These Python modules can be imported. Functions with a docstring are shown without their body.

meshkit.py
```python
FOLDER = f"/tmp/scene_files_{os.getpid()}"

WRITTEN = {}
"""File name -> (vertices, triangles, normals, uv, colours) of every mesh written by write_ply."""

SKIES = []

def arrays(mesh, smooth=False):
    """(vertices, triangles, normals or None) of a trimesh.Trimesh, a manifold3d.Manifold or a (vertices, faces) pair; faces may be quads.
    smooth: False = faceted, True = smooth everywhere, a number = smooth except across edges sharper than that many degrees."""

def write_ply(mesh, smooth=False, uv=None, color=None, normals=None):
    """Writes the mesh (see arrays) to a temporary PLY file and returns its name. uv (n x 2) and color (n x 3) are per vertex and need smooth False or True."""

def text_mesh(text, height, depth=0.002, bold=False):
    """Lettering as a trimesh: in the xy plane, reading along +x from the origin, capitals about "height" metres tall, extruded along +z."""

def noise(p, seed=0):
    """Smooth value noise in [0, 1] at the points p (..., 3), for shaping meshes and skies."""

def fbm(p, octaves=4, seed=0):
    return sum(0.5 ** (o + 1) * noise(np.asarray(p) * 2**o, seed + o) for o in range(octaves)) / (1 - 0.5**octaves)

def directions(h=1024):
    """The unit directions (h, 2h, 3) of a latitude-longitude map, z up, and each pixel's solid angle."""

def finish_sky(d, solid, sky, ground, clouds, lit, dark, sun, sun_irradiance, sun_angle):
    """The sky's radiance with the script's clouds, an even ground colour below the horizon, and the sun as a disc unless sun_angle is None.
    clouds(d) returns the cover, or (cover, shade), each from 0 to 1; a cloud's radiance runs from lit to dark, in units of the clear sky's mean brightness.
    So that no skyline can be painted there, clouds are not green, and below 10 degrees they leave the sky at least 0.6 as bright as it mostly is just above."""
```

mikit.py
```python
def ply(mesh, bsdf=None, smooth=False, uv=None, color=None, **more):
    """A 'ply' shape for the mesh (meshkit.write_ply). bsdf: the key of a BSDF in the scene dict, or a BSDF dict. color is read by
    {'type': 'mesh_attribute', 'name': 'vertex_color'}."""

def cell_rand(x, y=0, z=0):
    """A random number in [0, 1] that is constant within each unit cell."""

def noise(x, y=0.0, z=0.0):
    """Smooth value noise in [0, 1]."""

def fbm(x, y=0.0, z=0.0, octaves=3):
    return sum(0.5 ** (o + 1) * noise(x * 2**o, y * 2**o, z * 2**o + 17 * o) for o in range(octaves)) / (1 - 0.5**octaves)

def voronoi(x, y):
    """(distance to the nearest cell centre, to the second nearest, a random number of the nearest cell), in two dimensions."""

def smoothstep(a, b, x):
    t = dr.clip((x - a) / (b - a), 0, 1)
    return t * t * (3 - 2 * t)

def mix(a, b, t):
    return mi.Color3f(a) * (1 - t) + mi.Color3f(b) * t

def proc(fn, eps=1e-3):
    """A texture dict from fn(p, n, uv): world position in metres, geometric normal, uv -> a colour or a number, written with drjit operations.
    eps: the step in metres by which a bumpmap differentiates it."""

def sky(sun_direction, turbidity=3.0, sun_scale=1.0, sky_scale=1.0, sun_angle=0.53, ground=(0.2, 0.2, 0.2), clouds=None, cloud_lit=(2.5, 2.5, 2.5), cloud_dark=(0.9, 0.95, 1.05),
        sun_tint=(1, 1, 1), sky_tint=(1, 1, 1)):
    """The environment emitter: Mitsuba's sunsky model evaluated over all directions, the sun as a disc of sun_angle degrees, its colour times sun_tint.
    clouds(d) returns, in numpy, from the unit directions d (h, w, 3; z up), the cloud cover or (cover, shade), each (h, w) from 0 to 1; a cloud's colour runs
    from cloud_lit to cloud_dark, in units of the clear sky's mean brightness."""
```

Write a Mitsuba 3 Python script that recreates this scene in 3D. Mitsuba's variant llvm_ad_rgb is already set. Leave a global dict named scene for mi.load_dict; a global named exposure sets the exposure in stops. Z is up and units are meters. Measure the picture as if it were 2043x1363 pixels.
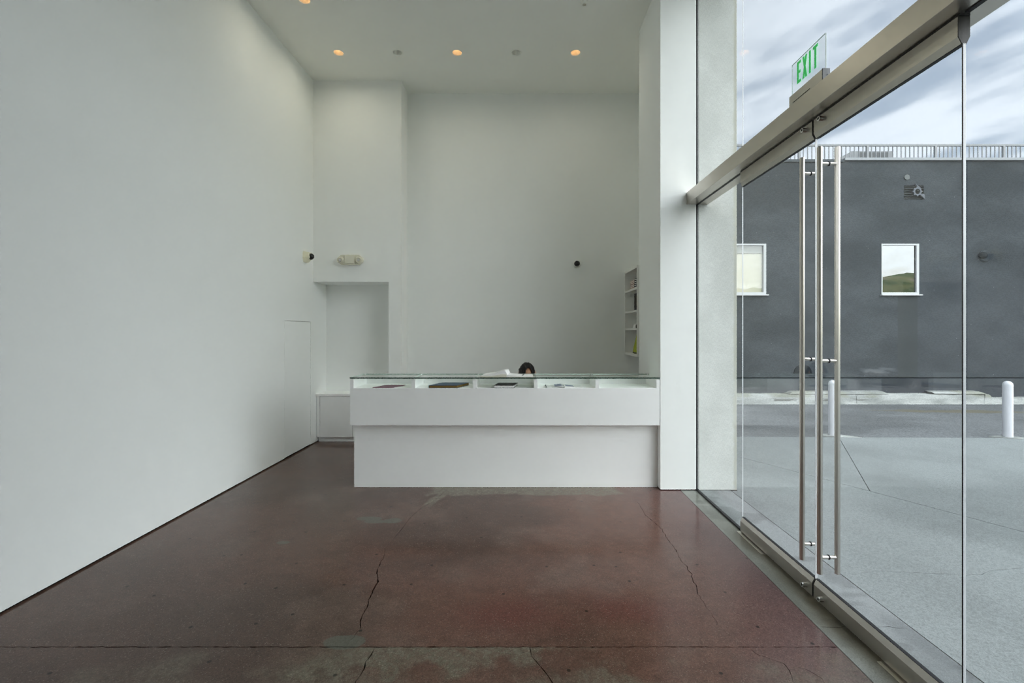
import math, random
import numpy as np
import trimesh
import drjit as dr
import mitsuba as mi
import manifold3d as m3
from shapely.geometry import Polygon, LineString, box as sbox, Point
from shapely.ops import unary_union, split
import mikit, meshkit
from mikit import noise, fbm, voronoi, cell_rand, smoothstep, mix

# ---------------------------------------------------------------- camera, sky, exposure
scene, labels = {}, {}
T = mi.ScalarTransform4f
IW, IH, FOC = 2043, 1363, 908.0
EYE = 1.5
exposure = 4.30
scene['camera'] = {
    'type': 'perspective', 'fov_axis': 'x', 'fov': math.degrees(2 * math.atan(IW / 2 / FOC)),
    'principal_point_offset_x': -(1039 - IW / 2) / IW, 'principal_point_offset_y': -(660 - IH / 2) / IH,
    'to_world': T().look_at(origin=[0, 0, EYE], target=[0, 1, EYE], up=[0, 0, 1]), 'near_clip': 0.05, 'far_clip': 500.0}


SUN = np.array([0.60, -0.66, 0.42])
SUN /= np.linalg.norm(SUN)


def clouds(d):
    z = np.maximum(d[..., 2], 0.02) + 0.12
    u, v = 1.15 * d[..., 0] / z, 1.15 * d[..., 1] / z
    a, b = 0.42 * u - 0.91 * v, 0.91 * u + 0.42 * v                       # the veil is drawn out in streaks
    wob = meshkit.fbm(np.stack([a * 0.5, b * 0.7, a * 0], -1) + 3.1, 3, 5) - 0.5
    n = meshkit.fbm(np.stack([a * 1.3 + 1.2 * wob, b * 4.4 + 2.0 * wob, a * 0], -1) + 6.3, 6, 9)
    m = meshkit.fbm(np.stack([a * 5.1, b * 10.6 + 5 * wob, a * 0], -1) + 2.2, 5, 21)
    w = np.clip((0.66 * n + 0.34 * m - 0.35) / 0.24, 0, 1)
    w = w * w * (3 - 2 * w)                                 # 1: white veil, 0: thin blue-grey gap
    # unseen veil right behind the camera, towards an assumed sun, brightened to light the room
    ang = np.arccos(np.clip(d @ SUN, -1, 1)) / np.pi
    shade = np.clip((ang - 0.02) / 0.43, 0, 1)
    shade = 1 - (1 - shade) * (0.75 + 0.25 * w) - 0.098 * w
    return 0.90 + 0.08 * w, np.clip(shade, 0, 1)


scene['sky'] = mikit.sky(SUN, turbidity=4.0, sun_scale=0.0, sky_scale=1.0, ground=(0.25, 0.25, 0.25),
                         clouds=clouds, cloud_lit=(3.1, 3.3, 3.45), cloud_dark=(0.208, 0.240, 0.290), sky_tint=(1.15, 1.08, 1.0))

# ---------------------------------------------------------------- helpers
def rgb(*c):
    return {'type': 'rgb', 'value': list(c)}


def box(x0, x1, y0, y1, z0, z1, b=0.0):
    lo, hi = np.array([min(x0, x1), min(y0, y1), min(z0, z1)], float), np.array([max(x0, x1), max(y0, y1), max(z0, z1)], float)
    if b <= 0:
        m = trimesh.creation.box(extents=hi - lo)
        m.apply_translation((lo + hi) / 2)
        return m
    b = min(b, 0.45 * float((hi - lo).min()))
    pts = []
    for i in range(8):
        s = np.array([(i >> k) & 1 for k in range(3)])
        c = np.where(s, hi, lo)
        inn = np.where(s, -b, b)
        for k in range(3):
            q = c + inn
            q[k] = c[k]
            pts.append(q)
    return trimesh.Trimesh(pts).convex_hull


def hull(pts):
    return trimesh.Trimesh(np.asarray(pts, float)).convex_hull


def join(*ms):
    return trimesh.util.concatenate([m for m in ms])


def cyl(p0, p1, r, n=28, r1=None, caps=True):
    p0, p1 = np.array(p0, float), np.array(p1, float)
    ax = (p1 - p0) / np.linalg.norm(p1 - p0)
    a = np.cross(ax, [0, 0, 1.0] if abs(ax[2]) < .9 else [1.0, 0, 0])
    a /= np.linalg.norm(a)
    b = np.cross(ax, a)
    t = np.arange(n) * 2 * np.pi / n
    ring = np.cos(t)[:, None] * a + np.sin(t)[:, None] * b
    r1 = r if r1 is None else r1
    v = np.vstack([p0 + r * ring, p1 + r1 * ring, [p0], [p1]])
    f = []
    for i in range(n):
        j = (i + 1) % n
        f += [[i, j, n + j], [i, n + j, n + i]]
        if caps:
            f += [[2 * n, j, i], [2 * n + 1, n + i, n + j]]
    m = trimesh.Trimesh(v, f, process=False)
    if not caps:
        m.update_vertices(np.arange(2 * n + 2) < 2 * n)
    return m


def lathe(profile, axis_o, axis_d, n=32):
    """profile: list of (r, t) along axis."""
    o, ax = np.array(axis_o, float), np.array(axis_d, float)
    ax /= np.linalg.norm(ax)
    a = np.cross(ax, [0, 0, 1.0] if abs(ax[2]) < .9 else [1.0, 0, 0])
    a /= np.linalg.norm(a)
    b = np.cross(ax, a)
    t = np.arange(n) * 2 * np.pi / n
    ring = np.cos(t)[:, None] * a + np.sin(t)[:, None] * b
    v = np.vstack([o + ax * tt + max(r, 1e-5) * ring for r, tt in profile])
    f = []
    for k in range(len(profile) - 1):
        for i in range(n):
            j = (i + 1) % n
            f += [[k * n + i, k * n + j, (k + 1) * n + j], [k * n + i, (k + 1) * n + j, (k + 1) * n + i]]
    return trimesh.Trimesh(v, f, process=False)


def extrude(poly, z0, z1):
    if poly.geom_type == 'MultiPolygon':
        return join(*[extrude(g, z0, z1) for g in poly.geoms if g.area > 1e-6])
    m = trimesh.creation.extrude_polygon(poly, z1 - z0, engine='earcut')
    m.apply_translation([0, 0, z0])
    return m


def sheet(a, b, c, d):
    return trimesh.Trimesh([a, b, c, d], [[0, 1, 2], [0, 2, 3]], process=False)


def put(key, mesh, mat, label=None, cat=None, group=None, kind=None, smooth=False, **more):
    base, n = key, 0
    while key in scene:
        n += 1
        key = f'{base}_{n:03d}'
    scene[key] = mikit.ply(mesh, mat, smooth=smooth, **more)
    note(key, label, cat, group, kind)
    return key


def note(key, label=None, cat=None, group=None, kind=None):
    e = {k: v for k, v in (('label', label), ('category', cat), ('group', group), ('kind', kind)) if v}
    if e:
        labels[key] = {**labels.get(key, {}), **e}


def struct(key, mesh, mat, label=None, smooth=False):
    return put(key, mesh, mat, label, None, None, 'structure', smooth)


# ---------------------------------------------------------------- materials
def bsdf(name, d):
    scene[name] = d
    return name


def diffuse(name, *c):
    return bsdf(name, {'type': 'twosided', 'b': {'type': 'diffuse', 'reflectance': rgb(*c)}})


def glossy(name, c, rough=0.4, spec=0.5, **k):
    return bsdf(name, {'type': 'twosided', 'b': {'type': 'principled', 'base_color': rgb(*c) if isinstance(c, tuple) else c, 'roughness': rough, 'specular': spec, **k}})


def metal(name, c, rough):
    return bsdf(name, {'type': 'twosided', 'b': {'type': 'principled', 'base_color': rgb(*c), 'metallic': 1.0, 'roughness': rough}})


WALL = diffuse('mat_wall_paint', .90, .915, .895)
CEIL = diffuse('mat_ceiling_paint', .91, .92, .87)
LACQ = glossy('mat_white_lacquer', (.86, .86, .85), .35, .4)
SHELFW = diffuse('mat_shelf_white', .78, .78, .75)
DARKGAP = diffuse('mat_shadow_gap', .012, .012, .012)
RUBBER = glossy('mat_black_rubber', (.012, .012, .013), .5, .4)
STEEL = metal('mat_brushed_steel', (.60, .56, .50), .30)
HANDLE = metal('mat_handle_steel', (.66, .62, .57), .28)
DARKMETAL = glossy('mat_dark_grey_housing', (.10, .104, .112), .45, .5)
ALUM = metal('mat_satin_aluminium', (.52, .50, .455), .34)
IVORY = glossy('mat_ivory_plastic', (.80, .77, .58), .4, .5)
IVORYG = glossy('mat_beige_plastic', (.70, .68, .56), .4, .5)
BLACKG = glossy('mat_black_gloss', (.006, .006, .006), .08, .6)
CHROME = metal('mat_chrome', (.8, .8, .8), .12)
PAPER = diffuse('mat_paper', .80, .80, .79)
PAGEEDGE = diffuse('mat_page_edges', .66, .64, .54)
GLINTEDGE = glossy('mat_painted_edge_glint', (.58, .60, .62), .2, .6)  # pale colour stands in for light caught by the glass edges
GREENEDGE = glossy('mat_green_glass_edge', (.006, .028, .018), .15, .6)
bsdf('mat_window_glass', {'type': 'thindielectric', 'int_ior': 1.5, 'specular_transmittance': rgb(.975, .99, .985)})
bsdf('mat_table_glass', {'type': 'thindielectric', 'int_ior': 1.5, 'specular_transmittance': rgb(.83, .91, .87)})
bsdf('mat_acrylic', {'type': 'thindielectric', 'int_ior': 1.49, 'specular_transmittance': rgb(.95, .97, .96)})
PALEEDGE = glossy('mat_pale_glass_edge', (.36, .44, .39), .2, .5)
EXITGREEN = glossy('mat_exit_green', (.02, .50, .09), .4, .4)
bsdf('mat_mirror_glass', {'type': 'twosided', 'b': {'type': 'conductor', 'material': 'none', 'specular_reflectance': rgb(.185, .193, .196)}})


def floor_color(p, n, uv):
    x, y = p.x, p.y
    big = fbm(x * 0.9 + 3.3, y * 1.6 + 7.1, 0, 3)
    mid = fbm(x * 3.2 + 1.3, y * 3.2 + 2.1, 5, 3)
    c = mix((.080, .043, .031), (.128, .062, .044), smoothstep(.3, .7, big))
    c = mix(c, (.145, .092, .072), smoothstep(.50, .75, mid) * .5)
    fine = fbm(x * 17 + 4, y * 24, 8, 3)
    c = c * (.80 + .40 * fine)
    # redder wear near the middle, browner to the left, purpler by the glass (sky reflection painted in)
    d = (x - .45) * (x - .45) / .30 + (y - 2.42) * (y - 2.42) / .03
    c = mix(c, (.120, .036, .028), dr.exp(-d) * .8 * smoothstep(.3, .7, mid))
    d2 = (x + .10) * (x + .10) / .08 + (y - 2.40) * (y - 2.40) / .02
    c = mix(c, (.125, .036, .028), dr.exp(-d2) * .7)
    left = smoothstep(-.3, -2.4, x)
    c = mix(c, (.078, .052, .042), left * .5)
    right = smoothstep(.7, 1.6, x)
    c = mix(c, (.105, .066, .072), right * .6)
    # fine terrazzo-like speckle
    s = noise(x * 420, y * 420, 0)
    s2 = noise(x * 190 + 9, y * 190, 3)
    c = c * (0.48 + 0.62 * s + 0.42 * s2)
    gr = cell_rand(x * 260, y * 260, 2)
    c = mix(c, (.26, .20, .165), smoothstep(.965, .985, gr) * .55)
    # bare grey cement
    e = fbm(x * 7 + 2, y * 7, 1, 4) - .5
    gy = smoothstep(.03, -.03, y - (2.085 + e * .22) + .10 * smoothstep(.25, .9, x) * 1.4) * 0
    band = smoothstep(2.165, 2.15, y) * smoothstep(-.03, .05, (y - 2.065 - .10 * smoothstep(-.15, .35, x) + .06 * smoothstep(-.1, -.5, x)) + e * .32 + .0) * smoothstep(-1.15, -.75, x + e * .5) * smoothstep(.62, .25, x + e * .7)
    low = smoothstep(2.06, 1.95, y + e * .35) * smoothstep(-.05, .1, x + e * .8) * smoothstep(.62, .4, x + e) * .75
    patch = smoothstep(.55, .75, fbm(x * 2.3 + 8, y * 3.1 + 4, 2, 3)) * smoothstep(2.16, 2.1, y) * .55
    counter = smoothstep(4.135, 4.175, y + e * .10) * smoothstep(-.86, -.74, x + e * .3) * smoothstep(.96, .88, x + e * .2)
    tail = smoothstep(.06, .03, dr.abs(x + .74 - (y - 4.1) * .30 + e * .05)) * smoothstep(3.82, 3.98, y)
    def ell(cx, cy, rx, ry):
        u, v = (x - cx) / rx, (y - cy) / ry
        return smoothstep(1.15, .9, u * u + v * v + e * 1.2)
    spots = dr.maximum(ell(-1.205, 3.63, .10, .045), dr.maximum(ell(-1.145, 3.575, .10, .035), ell(-1.01, 3.59, .075, .05)))
    spots = dr.maximum(spots, dr.maximum(ell(-.845, 2.195, .10, .05), ell(-1.68, 3.22, .05, .025)))
    grey = dr.clip(band + low + patch + counter + tail, 0, 1)
    stone = voronoi(x * 110, y * 110)
    agg = smoothstep(.80, .95, stone[2]) * smoothstep(.5, .25, stone[0])
    gcol = mix((.128, .108, .075), (.185, .165, .125), fbm(x * 30, y * 30, 0, 2)) * (.55 + .5 * s + .3 * s2)
    gcol = mix(gcol, (.36, .32, .25), agg * .45)
    c = mix(c, gcol, grey * (.55 + .4 * smoothstep(.35, .65, fbm(x * 60, y * 60, 6, 2))))
    c = mix(c, mi.Color3f(.108, .110, .088) * (.85 + .3 * s2), spots * .85)
    # scattered dark pits
    v2 = voronoi(x * 3.1 + 4, y * 3.1)
    pit = smoothstep(.035, .02, v2[0]) * smoothstep(.45, .5, v2[2])
    return c * (1 - .75 * pit)


def floor_rough(p, n, uv):
    return .085 + .10 * fbm(p.x * 2.5, p.y * 2.5, 4, 3) + .05 * noise(p.x * 300, p.y * 300, 0)


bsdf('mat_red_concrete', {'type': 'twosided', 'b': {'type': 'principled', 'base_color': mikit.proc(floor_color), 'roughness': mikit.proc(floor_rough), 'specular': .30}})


def strip_color(p, n, uv):
    x, y = p.x, p.y
    m = fbm(x * 5, y * 2.2 + 3, 0, 4)
    s = noise(x * 380, y * 380, 0)
    c = mix((.155, .158, .135), (.245, .25, .225), smoothstep(.3, .7, m)) * (.78 + .4 * s)
    st = fbm(x * 9 + 5, y * 3 + 1, 3, 3)
    c = mix(c, (.085, .062, .030), smoothstep(1.52, 1.66, x + (st - .5) * .12) * smoothstep(3.6, 3.0, y) * smoothstep(1.72, 1.68, x) * .85)
    c = mix(c, mix((.135, .147, .150), (.225, .240, .242), smoothstep(.3, .7, m)) * (.7 + .4 * s + .15 * noise(x * 120, y * 120, 4)), smoothstep(1.665, 1.675, x))
    dk = smoothstep(.62, .72, fbm(x * 3 + 9, y * 6, 1, 3))
    return c * (1 - .25 * dk)


def strip_rough(p, n, uv):
    return mix((.22,) * 3, (.6,) * 3, smoothstep(1.64, 1.70, p.x)).x


bsdf('mat_grey_threshold', {'type': 'twosided', 'b': {'type': 'principled', 'base_color': mikit.proc(strip_color), 'roughness': mikit.proc(strip_rough), 'specular': .4}})


def walk_color(p, n, uv):
    x, y = p.x, p.y
    m = fbm(x * .8, y * .8, 0, 4)
    s = noise(x * 260, y * 260, 0)
    s2 = noise(x * 90, y * 90, 5)
    c = mix((.185, .202, .202), (.250, .272, .272), smoothstep(.25, .75, m)) * (.72 + .34 * s + .20 * s2)
    dk = smoothstep(.62, .8, fbm(x * 2.6 + 4, y * 2.6, 3, 3))
    return c * (1 - .06 * dk)


bsdf('mat_sidewalk', {'type': 'twosided', 'b': {'type': 'diffuse', 'reflectance': mikit.proc(walk_color)}})


def asphalt_color(p, n, uv):
    x, y = p.x, p.y
    m = fbm(x * .7, y * 1.6 + 3, 0, 4)
    s = noise(x * 55, y * 55, 0)
    s2 = noise(x * 130, y * 130, 7)
    c = mix((.118, .126, .130), (.160, .170, .176), smoothstep(.3, .7, m)) * (.66 + .42 * s + .28 * s2)
    u, v = (x - 8.1) / 1.5, (y - 8.55 + (x - 8) * .05) / .17
    stain = smoothstep(1.2, .4, u * u + v * v + (fbm(x * 3, y * 6, 2, 3) - .5) * 1.6)
    return mix(c, (.15, .135, .085), stain * .65)


bsdf('mat_asphalt', {'type': 'twosided', 'b': {'type': 'diffuse', 'reflectance': mikit.proc(asphalt_color)}})


def kerb_color(p, n, uv):
    x, y, z = p.x, p.y, p.z
    m = fbm(x * 2.2, y * 3, z * 6, 4)
    c = mix((.26, .275, .265), (.42, .435, .42), smoothstep(.3, .7, m))
    moss = smoothstep(.50, .62, fbm(x * 1.3 + 6, y, z * 3 + 2, 3)) * smoothstep(.10, .14, z)
    c = mix(c, (.25, .255, .19), moss * .55)
    dirt = smoothstep(.52, .62, fbm(x * 3 + 2, 0, z * 14, 3)) * smoothstep(.03, .06, z) * smoothstep(.12, .07, z) * smoothstep(7.7, 6.8, x)
    return mix(c, (.10, .10, .09), dirt * .8) * (.85 + .3 * noise(x * 60, y * 60, z * 60))


bsdf('mat_kerb', {'type': 'twosided', 'b': {'type': 'diffuse', 'reflectance': mikit.proc(kerb_color)}})


def dark_wall_color(p, n, uv):
    x, z = p.x, p.z
    m = fbm(x * .9 + 3, p.y, z * 1.3, 4)
    s = noise(x * 45, p.y * 45, z * 45)
    c = mix((.044, .051, .058), (.068, .077, .086), smoothstep(.3, .7, m)) * (.86 + .28 * s)
    def rect(x0, x1, z0, z1, k, col):
        w = smoothstep(x0 - .01, x0 + .01, x) * smoothstep(x1 + .01, x1 - .01, x) * smoothstep(z0 - .01, z0 + .01, z) * smoothstep(z1 + .01, z1 - .01, z)
        return w * k, col
    for a in (rect(7.95, 8.37, .5, 2.24, .75, (0.052, 0.058, 0.060)), rect(8.37, 12., -.1, 2.62, .30, (0.060, 0.065, 0.073)), rect(5.2, 5.86, .1, .49, .40, (0.099, 0.107, 0.113)),
              rect(6.9, 7.6, .12, .47, .45, (0.093, 0.099, 0.107)), rect(7.62, 8.6, .18, .50, .75, (0.037, 0.041, 0.048)), rect(8.7, 9.4, .2, .62, .35, (0.093, 0.102, 0.111)), rect(4.5, 5.2, .2, .48, .3, (0.054, 0.060, 0.060))):
        c = mix(c, a[1], a[0])
    sp = voronoi(x * 2.6, z * 2.6)
    c = mix(c, (.22, .23, .24), smoothstep(.022, .012, sp[0]) * smoothstep(.72, .76, sp[2]) * .7)
    # pale scraped paint stroke and dark drips near the foot
    st = smoothstep(.06, .02, dr.abs(z - .66 - (x - 7.9) * -.05 + (fbm(x * 4, z * 9, 0, 3) - .5) * .12)) * smoothstep(7.1, 7.3, x) * smoothstep(8.0, 7.8, x)
    c = mix(c, (.10, .11, .12), st * .8)
    return c


bsdf('mat_dark_stucco', {'type': 'twosided', 'b': {'type': 'diffuse', 'reflectance': mikit.proc(dark_wall_color)}})


def pier_color(p, n, uv):
    x, z = p.x, p.z
    m = fbm(x * 3, p.y, z * 2, 4)
    s = noise(x * 160, p.y * 160, z * 160)
    c = mix((.40, .41, .385), (.48, .49, .465), smoothstep(.3, .7, m)) * (.86 + .22 * s)
    edge = smoothstep(1.985, 2.02, x + (noise(z * 30, 1, 1) - .5) * .02)
    return mix(c, (.42, .42, .36), edge * .8)


def pier_bump(p, n, uv):
    return .0035 * fbm(p.x * 70, p.y * 70, p.z * 70, 3)


bsdf('mat_pier_stucco', {'type': 'twosided', 'b': {'type': 'bumpmap', 'tex': mikit.proc(pier_bump), 'scale': 1.0, 'b': {'type': 'diffuse', 'reflectance': mikit.proc(pier_color)}}})


def hill_color(p, n, uv):
    a = fbm(p.x * .35, p.y * .35, p.z * .5, 4)
    c = mix((.62, .62, .30), (.84, .70, .50), smoothstep(.45, .6, a))
    return mix(c, (.36, .44, .22), smoothstep(.52, .66, fbm(p.x * .5 + 9, p.y * .5, p.z * .6, 3)))


bsdf('mat_hill', {'type': 'twosided', 'b': {'type': 'diffuse', 'reflectance': mikit.proc(hill_color)}})
WHITEF = diffuse('mat_white_frame', .56, .57, .57)
BLIND = diffuse('mat_cream_blind', .56, .53, .42)
GREYRAIL = glossy('mat_grey_railing', (.24, .25, .26), .5, .4)
PALECAP = diffuse('mat_pale_flashing', .34, .355, .37)
DARKCAP = diffuse('mat_dark_flashing', .08, .09, .10)
ROOFUNIT = diffuse('mat_rooftop_unit', .26, .27, .28)
ROOFSLAT = diffuse('mat_rooftop_louvre', .13, .135, .14)
BOLL = glossy('mat_bollard_white', (.60, .61, .65), .5, .3)
VENTM = diffuse('mat_wall_vent', .075, .082, .088)
diffuse('mat_dark_hatch', .026, .030, .034)
PIPEM = diffuse('mat_vent_pipe', .15, .16, .18)

# ---------------------------------------------------------------- the room
XL, XP, XG = -2.75, 1.3115, 1.657          # left wall, pillar's inner face, glass plane
YP, YP2, YB, YA, YR = 4.276, 5.04, 6.354, 6.03, -2.0   # pillar front/back, back wall, alcove wall, rear wall
ZC = 4.815

# left wall with the flush access door cut out
Y1, Y2, ZD = 5.296, 5.952, 1.615
wl = join(box(XL - .2, XL, YR, Y1 - .004, .012, ZC), box(XL - .2, XL, Y1 - .004, Y2 + .004, ZD + .005, ZC), box(XL - .2, XL, Y2 + .004, YA + .5, .012, ZC),
          box(XL - .2, XL - .03, Y1 - .004, Y2 + .004, .012, ZD + .005))
struct('wall_left', wl, WALL, 'tall smooth white painted wall along the left side')
put('wall_left__shadow_gap', box(XL - .19, XL - .012, YR, YA + .4, -.005, .012), DARKGAP)
struct('door_1', box(XL - .028, XL - .0005, Y1, Y2, .016, ZD, .002), WALL, 'low flush white access door set in the left wall')
# back wall: stepped, with the alcove
zl = 2.1475
wb = join(box(XL, -1.581, YA, YB + .3, zl, ZC), box(-1.75, -1.581, YA, YB + .3, .0, zl), box(XL, -1.75, 6.43, 6.7, 0, zl), box(-1.581, XG, YB, YB + .3, 0, ZC))
struct('wall_back', wb, WALL, 'white back wall stepping back behind the counter, with a tall alcove')
wr = join(box(XP, 1.648, YP, YP2, .008, ZC), box(1.646, 1.660, YP2, YB, 0, ZC))
struct('wall_right', wr, WALL, 'white pillar and side wall at the right of the counter')
put('wall_right__shadow_gap', box(XP + .006, 1.645, YP + .006, YP2, -.004, .008), DARKGAP)
struct('wall_rear', box(XL - .2, 1.7, YR - .2, YR, 0, ZC), WALL, 'white wall behind the camera')

YG = 0.95     # the glazing ends here, beside the camera
struct('wall_side', box(1.45, 2.0, YR, YG, 0, ZC), WALL, 'white wall right of the camera where the glazing ends')

# ceiling with round holes for the downlights
LX = [-2.172, -1.467, -.759, -.053, .652]
LY1, LY2, LR = 5.425, 4.556, .058
lamps = [(LX[0], LY1, 1), (LX[1], LY1, 0), (LX[2], LY1, 1), (LX[3], LY1, 0), (LX[4], LY1, 1), (LX[0] + .003, LY2, 1)]
cp = sbox(XL - .2, YR - .2, 1.75, YB + .3)
for lx, ly, _ in lamps:
    cp = cp.difference(Point(lx, ly).buffer(LR, 24))
struct('ceiling', join(extrude(cp, ZC, ZC + .02), box(XL - .2, 1.75, YR - .2, YB + .3, ZC + .25, ZC + .4)), CEIL, 'flat off-white ceiling with recessed downlights')

# floor slabs with real cracks and joints
rng = random.Random(4)


def ribbon(pts, w, sub=.035, jit=.006, wmin=.3, seed=1):
    r = random.Random(seed)
    line = LineString(pts)
    n = max(2, int(line.length / sub))
    P = [np.array(line.interpolate(i / n, normalized=True).coords[0]) for i in range(n + 1)]
    P = [p + np.array([r.uniform(-jit, jit), r.uniform(-jit, jit)]) for p in P]
    L, R = [], []
    for i, p in enumerate(P):
        t = P[min(i + 1, n)] - P[max(i - 1, 0)]
        t = t / (np.linalg.norm(t) + 1e-9)
        q = np.array([-t[1], t[0]])
        ww = w * (wmin + (1 - wmin) * r.random() ** 1.5 * 1.6) / 2 * (min(1, 3.0 * min(i, n - i) / n + .15))
        L.append(p + q * ww)
        R.append(p - q * ww)
    return Polygon([tuple(a) for a in L + R[::-1]]).buffer(0)


C1 = [(-0.697, 4.338), (-0.759, 4.03), (-0.859, 3.804), (-0.896, 3.575), (-0.908, 3.338), (-0.938, 3.153), (-0.912, 3.044), (-0.9, 2.867), (-0.893, 2.814), (-0.857, 2.729), (-0.851, 2.575), (-0.837, 2.46), (-0.83, 2.332), (-0.805, 2.297), (-0.823, 2.201), (-0.831, 2.15)]
C2 = [(0.978, 4.178), (1.023, 3.954), (1.012, 3.721), (1.068, 3.439), (1.054, 3.266), (1.064, 3.153), (1.05, 2.993), (1.054, 2.814), (1.034, 2.713), (1.01, 2.604), (1.005, 2.487), (1.005, 2.328), (1.03, 2.227), (1.031, 2.15)]
front = [ribbon(C1[5:], .0085, .02, .0055, .25, seed=2), ribbon(C1[:7], .0035, .03, .007, seed=3), ribbon(C2, .0045, .022, .007, .2, seed=4)]
near = [ribbon([(-0.694, 2.17), (-0.696, 2.079), (-0.701, 2.018), (-0.706, 1.937), (-0.707, 1.841)], .008, seed=5), ribbon([(1.076, 2.17), (1.093, 2.112), (1.151, 2.071), (1.189, 2.047), (1.179, 1.985), (1.156, 1.905)], .003, seed=6),
        ribbon([(1.189, 2.047), (1.269, 2.018), (1.303, 1.968), (1.294, 1.892)], .0022, seed=7), ribbon([(0.044, 2.17), (0.059, 2.074), (0.108, 2.0), (0.143, 1.937), (0.174, 1.841)], .006, seed=8)]
jn = 240
jx = np.linspace(-2.9, 1.50, jn)
jr = np.random.default_rng(7)
jup = 2.1600 + .0015 * jr.standard_normal(jn).clip(-1.2, 1.6)
jlo = 2.1560 - .0018 * jr.standard_normal(jn).clip(-1.2, 1.8)
A = Polygon([(x, y) for x, y in zip(jx, jup)] + [(1.50, 6.43), (-2.9, 6.43)])
B = Polygon([(x, y) for x, y in zip(jx, jlo)] + [(1.50, YR), (-2.9, YR)])
for c in front:
    A = A.difference(c)
for c in near:
    B = B.difference(c)
struct('floor', box(-2.9, 1.97, YR, 6.43, -.06, -.016), bsdf('mat_subfloor', {'type': 'twosided', 'b': {'type': 'diffuse', 'reflectance': rgb(.022, .018, .015)}}), 'polished red-brown concrete floor with cracks and a grey strip by the glass')
put('floor__slab', extrude(A, -.015, 0), 'mat_red_concrete', 'cracked red-brown slab in front of the counter')
put('floor__slab_001', extrude(B, -.015, 0), 'mat_red_concrete', 'nearest slab with worn grey patches along the joint')
S = sbox(1.5035, YR, 1.969, YP + .001)
for c in (ribbon([(1.50, 2.308), (1.558, 2.297), (1.661, 2.316)], .004, seed=9), ribbon([(1.79, 2.312), (1.878, 2.301), (1.925, 2.297), (1.969, 2.29)], .004, seed=10)):
    S = S.difference(c)
put('floor__threshold_strip', extrude(S, -.015, 0), 'mat_grey_threshold', 'grey concrete strip running under the glass wall')
put('floor__closer_plate', box(1.612, 1.70, 3.05, 3.40, -.001, .004, .001), STEEL, 'metal floor closer plate under the far door hinge')
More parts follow.
